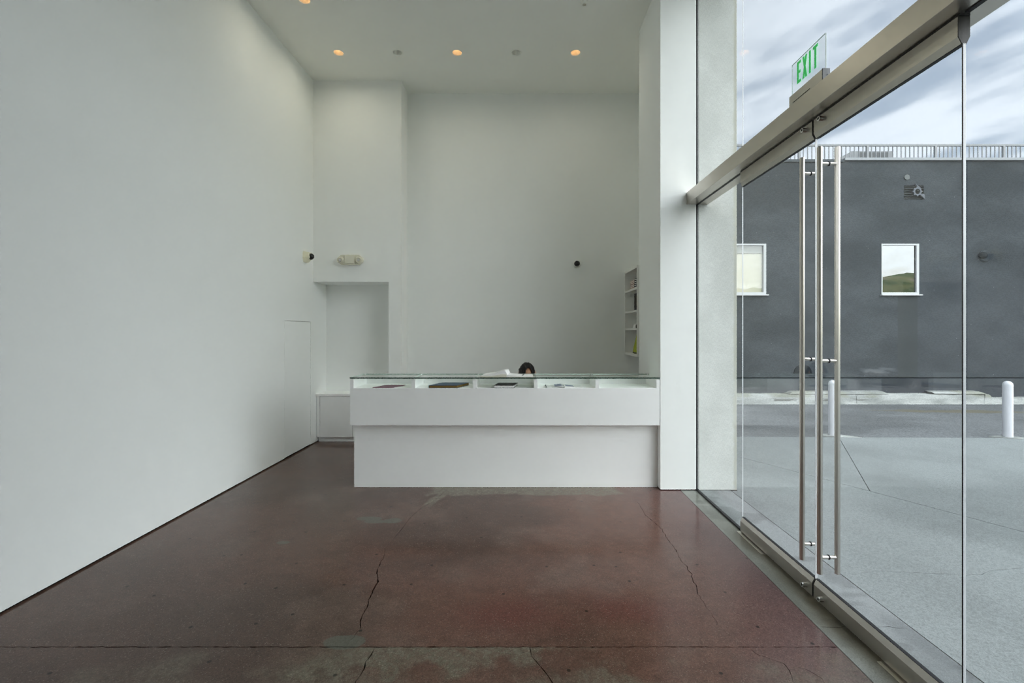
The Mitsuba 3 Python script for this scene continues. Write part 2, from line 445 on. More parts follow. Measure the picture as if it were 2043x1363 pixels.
put('floor__closer_plate_001', box(1.612, 1.70, 1.70, 2.06, -.001, .004, .001), STEEL, 'metal floor closer plate under the near door hinge')

# ---------------------------------------------------------------- stucco pier and the glazing
struct('wall_outside', box(1.672, 2.031, YP, 6.6, 0, 6.2, .004), 'mat_pier_stucco', 'rough grey-white stucco pier outside the glass')
struct('wall_parapet', join(box(1.60, 2.03, YR - .2, YP, ZC + .02, 6.2), box(XL - .2, 1.60, YR - .2, 6.6, ZC + .42, ZC + .6)), WALL, 'outside wall above the glass front')
put('wall_right__seal', box(1.649, 1.671, YP + .016, YP + .06, 0, ZC), RUBBER)

YH, YM, YE = 3.392, 2.546, 1.698      # far hinge, meeting line, near hinge
ZB0, ZB1 = 2.685, 2.797               # beam


def pane(key, y0, y1, z0, z1, label=None, edge=True, seal=False, m='mat_window_glass'):
    k = put(key, sheet((XG, y0, z0), (XG, y1, z0), (XG, y1, z1), (XG, y0, z1)), m, label)
    if edge:   # glass edge that faces the camera, its glint painted as pale colour
        put(k + '__glass_edge', box(XG - .004, XG + .004, y0, y0 + .0015, z0, z1), GLINTEDGE)
    return k


def gpane(n, y0, y1, z0, z1, label):
    k = pane(f'window_{n}', y0, y1, z0, z1, label)
    note(k, kind='structure')
    return k


gpane(1, YH + .004, YP + .02, .004, ZB0 + .03, 'narrow fixed glass pane between the pillar and the far door')
gpane(2, YH + .002, YP + .02, ZB1 - .03, ZC + .02, 'narrow glass pane above the beam beside the pillar')
gpane(3, YE + .002, YH - .002, ZB1 - .03, ZC + .02, 'wide glass pane above the beam over the double doors')
gpane(4, YG, YE - .006, .004, ZB0 + .03, 'fixed glass pane right of the double doors')
gpane(5, YG, YE - .002, ZB1 - .03, ZC + .02, 'glass pane above the beam at the upper right')
put('window_1__bottom_seal', box(XG - .011, XG + .011, YH, YP + .016, .001, .012), RUBBER)
put('window_1__top_seal', box(XG - .008, XG + .008, YH, YP + .016, ZB0 - .004, ZB0 - .0005), RUBBER)
put('window_4__bottom_seal', box(XG - .011, XG + .011, YG, YE - .01, .001, .012), RUBBER)
put('window_4__side_seal', box(XG - .0100, XG - .0065, YE - .0005, YE + .0015, .112, 2.574), RUBBER)
put('window_4__top_seal', box(XG - .010, XG + .010, YG, YE - .01, ZB0 - .004, ZB0 - .0005), RUBBER)

# beam
put('header_beam', box(1.556, 1.756, YG + .001, YP - .0015, ZB0, ZB1, .0015), STEEL, 'long brushed steel beam above the glass double doors', 'beam')
put('header_beam__gap_shade_filler', box(XG - .0205, XG + .0205, YE, YH, 2.6765, ZB0 - .0004), RUBBER)  # black filler paints in the shade of the gap above the doors


def rail(y0, y1, z0, z1, up):
    """Door rail profile: tapers to the glass at its free edge. up: the free edge is at the top."""
    c = .022
    if up:
        prof = [(-c, z0), (c, z0), (c, z1 - .028), (.009, z1), (-.009, z1), (-c, z1 - .028)]
    else:
        prof = [(-c, z1), (c, z1), (c, z0 + .026), (.009, z0), (-.009, z0), (-c, z0 + .026)]
    return hull([(XG + a, y, z) for a, z in prof for y in (y0, y1)])


ENDCAP = glossy('mat_dark_end_cap', (.030, .028, .024), .5, .4)  # dark caps; on the far leaf they also paint the gap between leaves dark


def make_door(key, y0, y1, label, hy, ly):
    """hy: the y of the pull handles, ly: of the lock cylinders."""
    note(key, label, kind='structure')
    put(key + '__glass_pane', sheet((XG, y0, .10), (XG, y1, .10), (XG, y1, 2.59), (XG, y0, 2.59)), 'mat_window_glass')
    put(key + '__glass_edge', box(XG - .006, XG + .006, y0, y0 + .0015, .11, 2.575), GLINTEDGE)
    put(key + '__top_rail', rail(y0 + .003, y1, 2.574, 2.676, False), ALUM, 'satin metal top rail')
    put(key + '__bottom_rail', rail(y0 + .003, y1, .012, .112, True), ALUM, 'satin metal bottom rail')
    put(key + '__end_cap', rail(y0, y0 + .003, 2.574, 2.676, False), ENDCAP, 'dark end cap')
    put(key + '__end_cap', rail(y0, y0 + .003, .012, .112, True), ENDCAP, 'dark end cap')
    put(key + '__glazing_bead', join(box(XG - .009, XG + .009, y0, y1, .112, .1145), box(XG - .009, XG + .009, y0, y1, 2.5715, 2.574)), RUBBER)
    for z in (.043, 2.650):
        l = put(key + '__lock_cylinder', cyl((XG - .022, ly, z), (XG - .045, ly, z), .0135, 24), CHROME, None, smooth=40)
        put(l + '__keyway', cyl((XG - .045, ly, z), (XG - .0458, ly, z), .0065, 16), RUBBER)
    for side, name in ((-1, 'inside'), (1, 'outside')):
        x = XG + side * .0475
        h = put(key + '__pull_handle', cyl((x, hy, .192), (x, hy, 2.488), .0135, 32), HANDLE, f'{name} round steel pull bar', smooth=40)
        for z in (.281, 1.338, 2.399):
            put(h + '__standoff', cyl((XG + side * .0028, hy, z), (XG + side * .040, hy, z), .0095, 24), HANDLE, smooth=40)
            put(h + '__gasket', cyl((XG + side * .0002, hy, z), (XG + side * .0028, hy, z), .0125, 24), RUBBER, smooth=40)


make_door('door_2', YM + .006, YH - .003, 'far leaf of the frameless glass double door', 2.603, 2.612)
make_door('door_3', YE + .002, YM - .006, 'near leaf of the frameless glass double door', 2.450, 2.468)

# exit sign on the beam
EY0, EY1 = 2.458, 2.767
put('exit_sign', box(1.631, 1.671, EY0 + .004, EY1, ZB1, 2.919, .002), ALUM, 'clear glass EXIT sign with green letters standing on the steel beam', 'exit sign')
put('exit_sign__end_cap', join(box(1.629, 1.673, EY0, EY0 + .006, ZB1, 2.9205, .003)), DARKMETAL, 'dark grey end cap')
put('exit_sign__end_cap__screw', cyl((1.655, EY0, 2.885), (1.655, EY0 - .0015, 2.885), .003, 12), RUBBER)
put('exit_sign__slot', box(1.6300, 1.6312, 2.566, 2.728, 2.8645, 2.8685), RUBBER)
put('exit_sign__panel', sheet((1.651, EY0 + .006, 2.915), (1.651, EY1, 2.915), (1.651, EY1, 3.112), (1.651, EY0 + .006, 3.112)), 'mat_acrylic', 'clear panel')
put('exit_sign__panel__edge', join(box(1.648, 1.654, EY0 + .004, EY0 + .0065, 2.92, 3.112), box(1.6485, 1.6535, EY0 + .004, EY1, 3.1115, 3.113), box(1.6485, 1.6535, EY1 - .0015, EY1, 2.92, 3.112)), glossy('mat_acrylic_edge', (.42, .50, .49), .25, .5))
ZL0, ZL1, SW = 2.971, 3.099, .0155


def letter_strokes(ch):
    h, w = ZL1 - ZL0, .036
    if ch == 'E':
        return [[(0, 0), (SW, 0), (SW, h), (0, h)], [(0, 0), (w, 0), (w, SW), (0, SW)], [(0, h - SW), (w, h - SW), (w, h), (0, h)], [(0, h / 2 - SW / 2), (w * .9, h / 2 - SW / 2), (w * .9, h / 2 + SW / 2), (0, h / 2 + SW / 2)]]
    if ch == 'X':
        return [[(0, 0), (SW, 0), (.042, h), (.042 - SW, h)], [(.042 - SW, 0), (.042, 0), (SW, h), (0, h)]]
    if ch == 'I':
        return [[(0, 0), (SW, 0), (SW, h), (0, h)]]
    return [[(.0125, 0), (.0125 + SW, 0), (.0125 + SW, h), (.0125, h)], [(0, h - SW), (.041, h - SW), (.041, h), (0, h)]]


for ch, off in zip('EXIT', (0, .052, .112, .147)):
    g = extrude(unary_union([Polygon(s) for s in letter_strokes(ch)]), 0, .0016)
    v = g.vertices.copy()
    g = trimesh.Trimesh(np.stack([1.6500 - v[:, 2], 2.716 - off - v[:, 0], ZL0 + v[:, 1]], 1), g.faces, process=False)
    g.fix_normals()
    put('exit_sign__letter', g, EXITGREEN, f'green letter {ch}', emitter={'type': 'area', 'radiance': rgb(.0005, .0105, .0022)})

# ---------------------------------------------------------------- reception counter
CX0, CX1, CF, CB = -1.606, 1.309, 4.280, 4.655
CZ0, CZ1, CZ2, CG = .609, .9595, 1.039, 1.0495
note('reception_counter', 'long white reception counter with a glazed display top in front of the back wall', 'counter')
put('reception_counter__base', box(-1.598, CX1, 4.364, 4.65, .0, CZ0), LACQ)
put('reception_counter__front_box', box(CX0, CX1, CF, CB, CZ0, CZ1, .0015), LACQ)
put('reception_counter__back_panel', box(CX0, CX1, CB - .016, CB, CZ1, CZ2), LACQ)
DIV = [(-1.606, -1.572), (-1.0295, -.9935), (-.4515, -.4155), (.1235, .1595), (.702, .738), (1.275, 1.309)]
for a, b in DIV:
    put('reception_counter__divider', box(a, b, CF, CB - .016, CZ1, CZ2, .001), LACQ)
mids = [CX0 - .002] + [(a + b) / 2 for a, b in DIV[1:-1]] + [CX1]
for a, b in zip(mids[:-1], mids[1:]):
    z = CG + .0055
    g = put('reception_counter__glass_top', sheet((a + .001, CF - .004, z), (b - .001, CF - .004, z), (b - .001, CB - .002, z), (a + .001, CB - .002, z)), 'mat_table_glass', 'green-tinted glass top')
    put(g + '__edge', join(box(a + .001, b - .001, CF - .005, CF - .003, CG, CG + .011)), GREENEDGE, 'dark green polished edge')
    put(g + '__rear_edge', join(box(a + .001, b - .001, CB - .003, CB - .001, CG, CG + .011), box(a + .001, a + .002, CF - .003, CB - .003, CG, CG + .011)), PALEEDGE, 'pale green rear and side edges')
for m_ in [-1.590] + mids[1:-1] + [1.292]:
    for y in (CF + .012, CB - .012):
        put('reception_counter__clip', join(cyl((m_, y, CZ2), (m_, y, CG + .013), .006, 14)), CHROME, smooth=40)


def hardback(key, x0, x1, y0, y1, z, t, skew, cover, pages, label, cat='book', group=None, cover_label=None):
    """A closed book lying flat: skew moves the far edge sideways."""
    def slab(u0, u1, v0, v1, a, b):
        return hull([(u + skew * (v - y0) / (y1 - y0), v, w) for u in (u0, u1) for v in (v0, v1) for w in (a, b)])
    c = min(.003, t * .2)
    note(key, label, cat, group)
    put(key + '__cover', join(slab(x0, x1, y0, y1, z, z + c), slab(x0, x1, y0, y1, z + t - c, z + t), slab(x0, x0 + c, y0, y1, z + c * .9, z + t - c * .9)), cover, cover_label)
    put(key + '__pages', slab(x0 + c, x1 - .004, y0 + .004, y1 - .004, z + c, z + t - c), pages)


PINK = diffuse('mat_pink_cover', .26, .17, .20)
BLUEC = glossy('mat_blue_cloth', (.075, .105, .155), .6, .3)
BROWNP = diffuse('mat_brown_page_edge', .20, .13, .045)
BLACKC = glossy('mat_black_cover', (.025, .022, .028), .5, .3)
GREYPRINT = diffuse('mat_grey_print', .30, .32, .40)
# pink booklet
note('pink_booklet', 'thin dusty pink booklet in the leftmost bay of the display top', 'booklet')
put('pink_booklet__cover', hull([(x + s, y, z) for (x, s) in ((-1.400, 0), (-1.215, 0)) for (y, s) in ((4.30, 0), (4.50, .07)) for z in (CZ1, CZ1 + .0055)]), PINK)
put('pink_booklet__pages', join(*[hull([(-1.375 + a, 4.31, CZ1 + .0055), (-1.23 + a, 4.31, CZ1 + .0055), (-1.31 + a + .06, 4.47, CZ1 + .0055), (-1.17 + a + .05, 4.47, CZ1 + .0055), (-1.36 + a, 4.32, CZ1 + .010), (-1.26 + a + .05, 4.45, CZ1 + .011)]) for a in (0,)]), PINK)
hardback('blue_hardback', -.868, -.598, 4.287, 4.53, CZ1, .026, .085, BLUEC, BROWNP, 'blue cloth hardback with brown page edges in the second display bay')
hardback('black_book', -.255, -.065, 4.29, 4.50, CZ1, .026, .035, BLACKC, PAPER, 'black covered book with white pages in the middle display bay')
# open magazine: two curved leaves
note('open_magazine', 'open magazine with grey print in the display bay right of the black book', 'magazine')


def curved_leaf(x0, x1, y0, y1, z, hfun, n=14, th=.002, sk=0.0):
    u = np.linspace(0, 1, n)
    top = [(x0 + (x1 - x0) * a, z + hfun(a)) for a in u]
    bot = [(x, max(z, w - th) if th < .01 else z) for x, w in top]
    poly = Polygon(top + bot[::-1]).buffer(0)
    m = extrude(poly, 0, y1 - y0)
    v = m.vertices.copy()
    m = trimesh.Trimesh(np.stack([v[:, 0] + sk * v[:, 2] / (y1 - y0), y0 + v[:, 2], v[:, 1]], 1), m.faces, process=False)
    m.fix_normals()
    return m


put('open_magazine__left_leaf', curved_leaf(.245, .415, 4.30, 4.50, CZ1, lambda a: .003 + .016 * max(0, a - .35) ** 1.2 - .02 * max(0, a - .9), sk=-.02), PAPER)
put('open_magazine__right_leaf', curved_leaf(.415, .585, 4.30, 4.50, CZ1, lambda a: .010 * (1 - a) ** 2 + .003, th=.02, sk=.0), PAPER)
put('open_magazine__turned_corner', hull([(.232, 4.30, CZ1 + .030), (.236, 4.30, CZ1 + .030), (.245, 4.30, CZ1 + .002), (.249, 4.30, CZ1 + .002), (.232, 4.42, CZ1 + .012), (.249, 4.42, CZ1 + .002)]), DARKMETAL)
put('open_magazine__picture', join(hull([(.325 + x, y, z) for x, y, z in ((0, 4.35, CZ1 + .012), (.075, 4.35, CZ1 + .020), (.0, 4.47, CZ1 + .014), (.06, 4.47, CZ1 + .021), (0, 4.35, CZ1 + .010), (.075, 4.35, CZ1 + .018))]),
                                hull([(x, y, z) for x, y, z in ((.43, 4.36, CZ1 + .0135), (.51, 4.36, CZ1 + .0075), (.43, 4.46, CZ1 + .0135), (.50, 4.46, CZ1 + .0075), (.43, 4.36, CZ1 + .011), (.51, 4.36, CZ1 + .005))])), GREYPRINT, 'printed grey picture')
# the large open book on the glass
GZ = CG + .0112
note('open_guest_book', 'large open white-paged book lying on the glass counter top', 'book')
bump = lambda a: .015 + .046 * math.exp(-((a - .86) / (.36 if a < .86 else .24)) ** 2) + .004 * math.sin(a * 6)
put('open_guest_book__left_pages', curved_leaf(-.373, -.127, 4.286, 4.53, GZ + .003, lambda a: bump(a) * (1 if a < .93 else max(.25, 1 - ((a - .93) / .07) ** 2 * .75)), n=40, th=1., sk=.022), PAPER, smooth=30)
put('open_guest_book__page_block', curved_leaf(-.370, -.135, 4.283, 4.300, GZ + .003, lambda a: .009 + .018 * math.exp(-((a - .85) / .25) ** 2), n=20, th=1., sk=.0), PAGEEDGE, 'cream page edges')
put('open_guest_book__right_pages', curved_leaf(-.127, .118, 4.286, 4.53, GZ + .003, lambda a: .016 * (1 - a) ** 2.5 + .004, n=16, th=1., sk=-.002), PAPER, smooth=30)
put('open_guest_book__cover', join(box(-.380, -.131, 4.280, 4.54, GZ, GZ + .003), box(-.123, .124, 4.280, 4.54, GZ, GZ + .003)), diffuse('mat_cream_cover', .5, .48, .38))
put('black_pen', join(cyl((.016, 4.36, GZ + .013), (.030, 4.46, GZ + .012), .0045, 14)), BLACKG, 'short black pen lying on the right page of the open book', 'pen', smooth=40)

# ---------------------------------------------------------------- the person behind the counter
def body_mesh(bones, detail=.018, iters=14):
    parts = []
    for p0, r0, p1, r1 in bones:
        s0 = m3.Manifold.sphere(r0, 20).translate(list(p0))
        s1 = m3.Manifold.sphere(r1, 20).translate(list(p1))
        parts.append(m3.Manifold.batch_hull([s0, s1]))
    u = parts[0]
    for q in parts[1:]:
        u = u + q
    u = u.refine_to_length(detail)
    mm = u.to_mesh()
    t = trimesh.Trimesh(mm.vert_properties[:, :3], mm.tri_verts)
    trimesh.smoothing.filter_taubin(t, iterations=iters)
    return t


PXc = .068
hd = np.array([PXc, 4.985, 1.030])         # head centre
fwd = np.array([-.04, -.80, -.60]); fwd /= np.linalg.norm(fwd)   # the way the face looks
rt = np.cross(fwd, [0, 0, 1.0]); rt /= np.linalg.norm(rt)
upv = np.cross(rt, fwd)
H = lambda a, b, c: hd + rt * a + fwd * b + upv * c


def ellipsoid(c, axes, r, n=3):
    m = trimesh.creation.icosphere(subdivisions=n)
    v = m.vertices * np.array(r)
    m.vertices = np.array(c) + v[:, :1] * axes[0] + v[:, 1:2] * axes[1] + v[:, 2:3] * axes[2]
    return m


AX = (rt, fwd, upv)
SKIN = glossy('mat_skin', (.36, .19, .11), .5, .4)
HAIR = glossy('mat_black_hair', (.006, .005, .005), .5, .25)
SHIRT = diffuse('mat_dark_top', .03, .03, .035)
TROUS = diffuse('mat_dark_trousers', .025, .028, .04)
neck = np.array([PXc, 5.085, .905])
bones = [
    (H(0, .012, .008), .076, H(0, -.02, .012), .079), (H(0, .03, -.03), .066, H(0, .045, -.075), .040), (H(0, .030, .028), .060, H(0, 0, .03), .066),  # skull, jaw, forehead
    (H(0, .098, -.018), .011, H(0, .085, .012), .008), (H(.076, -.005, -.01), .017, H(.080, -.012, .012), .014), (H(-.076, -.005, -.01), .017, H(-.080, -.012, .012), .014),  # nose, ears
    (H(-.018, .088, -.052), .008, H(.018, .088, -.052), .008),                                                     # mouth
    (H(0, -.02, -.06), .052, neck, .055), (neck, .07, (PXc, 5.20, .78), .115), ((PXc, 5.20, .78), .125, (PXc, 5.33, .56), .13),
    ((PXc - .14, 5.14, .855), .055, (PXc + .14, 5.14, .855), .055), ((PXc, 5.17, .83), .10, (PXc, 5.16, .86), .08)]
for s in (-1, 1):
    sh, el, wr_ = (PXc + s * .165, 5.14, .85), (PXc + s * .225, 5.10, .610), (PXc + s * .130, 4.945, .602)
    bones += [(sh, .052, el, .040), (el, .040, wr_, .027), (wr_, .026, (PXc + s * .105, 4.90, .596), .024)]
    for k, (ln, dx) in enumerate(((.062, .024), (.074, .008), (.070, -.008), (.056, -.023))):
        b0 = np.array([PXc + s * (.100 + dx), 4.882, .594]); b1 = b0 + np.array([-s * .012, -ln * .55, .004]); b2 = b1 + np.array([-s * .006, -ln * .4, -.010])
        bones += [(b0, .009, b1, .0085), (b1, .0085, b2, .0075)]
    bones += [((PXc + s * .085, 4.90, .592), .011, (PXc + s * .055, 4.875, .588), .009)]
    hip, kn, an = (PXc + s * .09, 5.30, .535), (PXc + s * .13, 4.90, .50), (PXc + s * .13, 4.98, .09)
    bones += [(hip, .085, kn, .058), (kn, .056, an, .038), (an, .040, (PXc + s * .13, 4.96, .04), .036), ((PXc + s * .13, 4.98, .045), .040, (PXc + s * .14, 4.82, .036), .032)]
note('person', 'person with dark parted hair bent low behind the counter, only forehead and hair showing', 'person')
put('person__body', body_mesh(bones, .011, 10), SKIN, 'bare skin', smooth=True)
# hair: parted cap with a face opening, and long side locks
hv = trimesh.creation.icosphere(subdivisions=5)
v = hv.vertices
f_, u_, r_ = v[:, 1], v[:, 2], v[:, 0]
keep = ~((f_ > .30) & (u_ < .93 - 1.6 * (r_ + .20) ** 2) & (r_ > -.60) & (r_ < .10))
fm = keep[hv.faces].all(1)
hv.update_faces(fm)
hv.remove_unreferenced_vertices()
v = hv.vertices
nz = meshkit.fbm(v * np.array([9, 4, 4]), 3, 3)
ripple = .014 * np.sin(v[:, 0] * 30 + 5 * nz) + .10 * (nz - .5)
part = -.05 * np.exp(-((v[:, 0] + .05) / .07) ** 2) * (v[:, 2] > 0)
wv = v * (1 + ripple + part)[:, None] * np.array([.088, .116, .114]) * np.where(v[:, 2:] < -.1, [1.02, 1.0, 1.35], [1, 1, 1.0])
hm = trimesh.Trimesh(hd + np.array([0, 0, .010]) + wv[:, :1] * rt + wv[:, 1:2] * fwd + wv[:, 2:3] * upv, hv.faces, process=False)
locks = [hm]
rl = random.Random(3)
for s in (-1, 1):
    for k in range(7):
        a = H(s * (.078 + rl.uniform(-.006, .006)), .045 - k * .018, -.005 + rl.uniform(-.01, .01))
        b = a + np.array([s * .008, -.005 + rl.uniform(-.01, .01), -.07])
        c = b + np.array([-s * .004, rl.uniform(-.01, .01), -.09])
        locks += [hull(np.vstack([trimesh.creation.icosphere(subdivisions=1, radius=.013).vertices + a, trimesh.creation.icosphere(subdivisions=1, radius=.016).vertices + b])),
                  hull(np.vstack([trimesh.creation.icosphere(subdivisions=1, radius=.014).vertices + b, trimesh.creation.icosphere(subdivisions=1, radius=.007).vertices + c]))]
put('person__hair', join(*locks), HAIR, 'black wavy parted hair', smooth=True)
for s in (-1, 1):
    put('person__eye', ellipsoid(H(s * .032, .080, 0.0), AX, (.013, .009, .008), 2), BLACKG, 'dark eye')
put('person__top', body_mesh([((PXc, 5.11, .885), .085, (PXc, 5.20, .78), .128), ((PXc, 5.20, .78), .138, (PXc, 5.33, .56), .142), ((PXc - .145, 5.14, .855), .066, (PXc + .145, 5.14, .855), .066)] +
                              [b for s in (-1, 1) for b in (((PXc + s * .165, 5.14, .85), .063, (PXc + s * .225, 5.10, .610), .050), ((PXc + s * .225, 5.10, .610), .050, (PXc + s * .138, 4.958, .603), .033))], .02, 8), SHIRT, 'dark long-sleeved top', smooth=True)
put('person__trousers', body_mesh([b for s in (-1, 1) for b in (((PXc + s * .09, 5.30, .545), .098, (PXc + s * .13, 4.90, .50), .067), ((PXc + s * .13, 4.90, .50), .066, (PXc + s * .13, 4.98, .10), .050))] + [((PXc - .06, 5.31, .55), .11, (PXc + .06, 5.31, .55), .11)], .02, 8), TROUS, 'dark trousers', smooth=True)

note('stool', 'round black stool that the person behind the counter sits on', 'stool')
put('stool__seat', lathe([(0, .378), (.165, .378), (.175, .39), (.175, .415), (.16, .430), (0, .432)], (PXc, 5.33, 0), (0, 0, 1), 32), BLACKC, smooth=40)
put('stool__post', cyl((PXc, 5.33, .02), (PXc, 5.33, .379), .025, 20), CHROME, smooth=40)
put('stool__base', lathe([(0, 0), (.20, 0), (.20, .012), (.05, .03), (0, .03)], (PXc, 5.33, 0), (0, 0, 1), 32), CHROME, smooth=40)

# ---------------------------------------------------------------- alcove cabinet
note('alcove_cabinet', 'low white two-door cabinet built into the alcove by the left wall', 'cabinet')
put('alcove_cabinet__body', box(-2.742, -1.756, 6.14, 6.425, .066, .622), LACQ)
put('alcove_cabinet__countertop', box(-2.748, -1.752, 6.10, 6.429, .624, .651, .001), LACQ)
put('alcove_cabinet__toe_kick', box(-2.735, -1.756, 6.16, 6.20, .0, .064), LACQ)
put('alcove_cabinet__side_panel', box(-2.744, -2.704, 6.118, 6.139, .066, .622), LACQ)
for a, b in ((-2.701, -2.264), (-2.259, -1.822), (-1.818, -1.757)):
    put('alcove_cabinet__door', box(a, b, 6.118, 6.138, .070, .620, .001), LACQ)

# ---------------------------------------------------------------- wall shelf and what stands on it
SX0, SX1, SY0, SY1 = 1.450, 1.645, 5.668, YB - .001
note('wall_shelf', 'white four-compartment wall shelf half hidden behind the right pillar', 'shelf')
put('wall_shelf__body', join(box(SX0, SX1, SY1 - .022, SY1, 1.172, 2.318), box(SX0, SX1, SY0, SY0 + .022, 1.172, 2.318), box(SX1 - .012, SX1, SY0 + .022, SY1 - .022, 1.172, 2.318),
                             box(SX0, SX1 - .012, SY0 + .022, SY1 - .022, 1.172, 1.200), box(SX0, SX1 - .012, SY0 + .022, SY1 - .022, 2.290, 2.318)), SHELFW)
SZ = [1.200, 1.533, 1.762, 2.045]
for z in SZ[1:]:
    put('wall_shelf__shelf_board', box(SX0, SX1 - .012, SY0 + .022, SY1 - .022, z - .024, z), SHELFW)
NTH = ['bottom', 'second from bottom', 'middle', 'second from top', 'topmost']
PEACH = diffuse('mat_peach_spine', .50, .36, .29)
for k in range(5):
    z = SZ[3] + k * .024
    kk = ('peach_paperback' if k == 0 else f'peach_paperback_{k:03d}')
    o = .004 * ((k * 7) % 3 - 1)
    note(kk, NTH[k] + ' peach paperback of the flat pile in the wall shelf top compartment', 'book', 'peach paperbacks piled in the top compartment of the wall shelf')
    put(kk + '__cover', join(box(SX0 + .03 + o, SX1 - .03, 5.93 + o, 6.15 + o, z, z + .0055), box(SX0 + .03 + o, SX1 - .03, 5.93 + o, 6.15 + o, z + .0175, z + .0228), box(SX1 - .034, SX1 - .03, 5.93 + o, 6.15 + o, z + .003, z + .020)), PEACH)
    put(kk + '__pages', box(SX0 + .034 + o, SX1 - .034, 5.934 + o, 6.146 + o, z + .0055, z + .0175), PAPER)
for k in range(5):
    z = SZ[3] + k * .025
    kk = ('dark_paperback' if k == 0 else f'dark_paperback_{k:03d}')
    note(kk, NTH[k] + ' dark paperback of the flat pile beside the peach ones', 'book', 'dark paperbacks piled beside the peach ones')
    put(kk + '__cover', join(box(SX0 + .02, SX1 - .03, 5.78, 5.905, z, z + .006), box(SX0 + .02, SX1 - .03, 5.78, 5.905, z + .0185, z + .0245), box(SX1 - .034, SX1 - .03, 5.78, 5.905, z + .003, z + .0215)), BLACKC)
    put(kk + '__pages', box(SX0 + .024, SX1 - .034, 5.784, 5.901, z + .006, z + .0185), PAPER)
note('dark_picture', 'dark framed picture standing in the second compartment of the wall shelf', 'picture')
put('dark_picture__frame', box(SX0 + .05, SX0 + .068, 5.74, 6.02, SZ[2], SZ[2] + .225, .002), BLACKC)
put('dark_picture__print', box(SX0 + .0485, SX0 + .0505, 5.765, 5.995, SZ[2] + .07, SZ[2] + .20), diffuse('mat_dim_print', .07, .065, .055))
for k, (y, l) in enumerate(((6.02, 'small white card standing left of its twin on the third wall shelf level'), (5.94, 'small white card standing right of its twin on the third wall shelf level'))):
    kk = put('white_card', hull([(SX0 + .05, y, SZ[1]), (SX0 + .05, y + .075, SZ[1]), (SX0 + .052, y, SZ[1]), (SX0 + .066, y, SZ[1] + .058), (SX0 + .066, y + .075, SZ[1] + .058), (SX0 + .068, y + .075, SZ[1] + .058), (SX0 + .085, y, SZ[1]), (SX0 + .085, y + .075, SZ[1])]), PAPER, l, 'card')
for k, (y, h, l) in enumerate(((5.80, .115, 'taller dark bottle beside the white cards on the wall shelf'), (5.87, .075, 'shorter dark bottle beside the white cards on the wall shelf'))):
    kk = f'dark_bottle' if k == 0 else 'dark_bottle_001'
    note(kk, l, 'bottle')
    put(kk + '__body', lathe([(0, 0), (.026, 0), (.027, .01), (.027, h * .55), (.012, h * .72), (.010, h * .85), (0, h * .85)], (SX0 + .06, y, SZ[1]), (0, 0, 1), 20), BLACKG, smooth=40)
    put(kk + '__cap', cyl((SX0 + .06, y, SZ[1] + h * .85), (SX0 + .06, y, SZ[1] + h), .011, 16), BLACKC, smooth=40)
LIME = glossy('mat_lime_cover', (.34, .40, .012), .45, .4)
note('lime_book', 'lime green book leaning in the bottom compartment of the wall shelf', 'book')
put('lime_book__cover', hull([(SX0 + .045, 5.74, SZ[0]), (SX0 + .045, 6.08, SZ[0]), (SX0 + .085, 5.74, SZ[0]), (SX0 + .085, 6.08, SZ[0]), (SX0 + .075, 5.74, SZ[0] + .27), (SX0 + .075, 5.97, SZ[0] + .27), (SX0 + .10, 5.74, SZ[0] + .27), (SX0 + .10, 5.97, SZ[0] + .27), (SX0 + .052, 6.06, SZ[0] + .08)]), LIME)
put('lime_book__band', box(SX0 + .0385, SX0 + .046, 5.80, 6.05, SZ[0] + .004, SZ[0] + .018), BLACKC, 'dark line along the lower edge')
note('orange_book', 'thin orange-spined book next to the lime book on the wall shelf', 'book')
put('orange_book__cover', box(SX0 + .02, SX0 + .15, 5.700, 5.727, SZ[0], SZ[0] + .20, .002), diffuse('mat_orange_spine', .42, .22, .11))
put('orange_book__pages', box(SX0 + .024, SX0 + .152, 5.704, 5.723, SZ[0] + .003, SZ[0] + .201), PAPER)

# ---------------------------------------------------------------- wall fittings
# dome camera on the left wall
note('security_camera', 'ivory wedge security camera with black dome on the left wall near the corner', 'security camera')
c0 = np.array([XL, 5.80, 2.445])
put('security_camera__housing', hull([c0 + np.array(q) for q in ((.0, -.055, .065), (0, .055, .065), (0, .065, -.02), (0, -.065, -.02), (0, -.045, -.075), (0, .045, -.075),
                                                                  (.062, -.040, .052), (.062, .040, .052), (.080, .044, -.012), (.080, -.044, -.012), (.040, -.030, -.070), (.040, .030, -.070))]), IVORY, 'ivory wedge housing')
put('security_camera__dome', ellipsoid(c0 + np.array([.078, 0, .000]), (np.array([.94, 0, -.34]), np.array([0, 1., 0]), np.array([.34, 0, .94])), (.037, .037, .041)), BLACKG, 'glossy black dome', smooth=True)
note('security_camera_001', 'small black dome security camera on the back wall left of the wall shelf', 'security camera')
c1 = np.array([.781, YB, 2.431])
put('security_camera_001__mount', lathe([(0, 0), (.056, 0), (.056, .012), (.050, .035), (.046, .040), (0, .040)], c1, (0, -1, 0), 32), SHELFW, 'white round mount', smooth=40)
put('security_camera_001__dome', ellipsoid(c1 + np.array([0, -.040, 0]), (np.array([1., 0, 0]), np.array([0, 1., 0]), np.array([0, 0, 1.])), (.040, .042, .040)), BLACKG, 'glossy black dome', smooth=True)
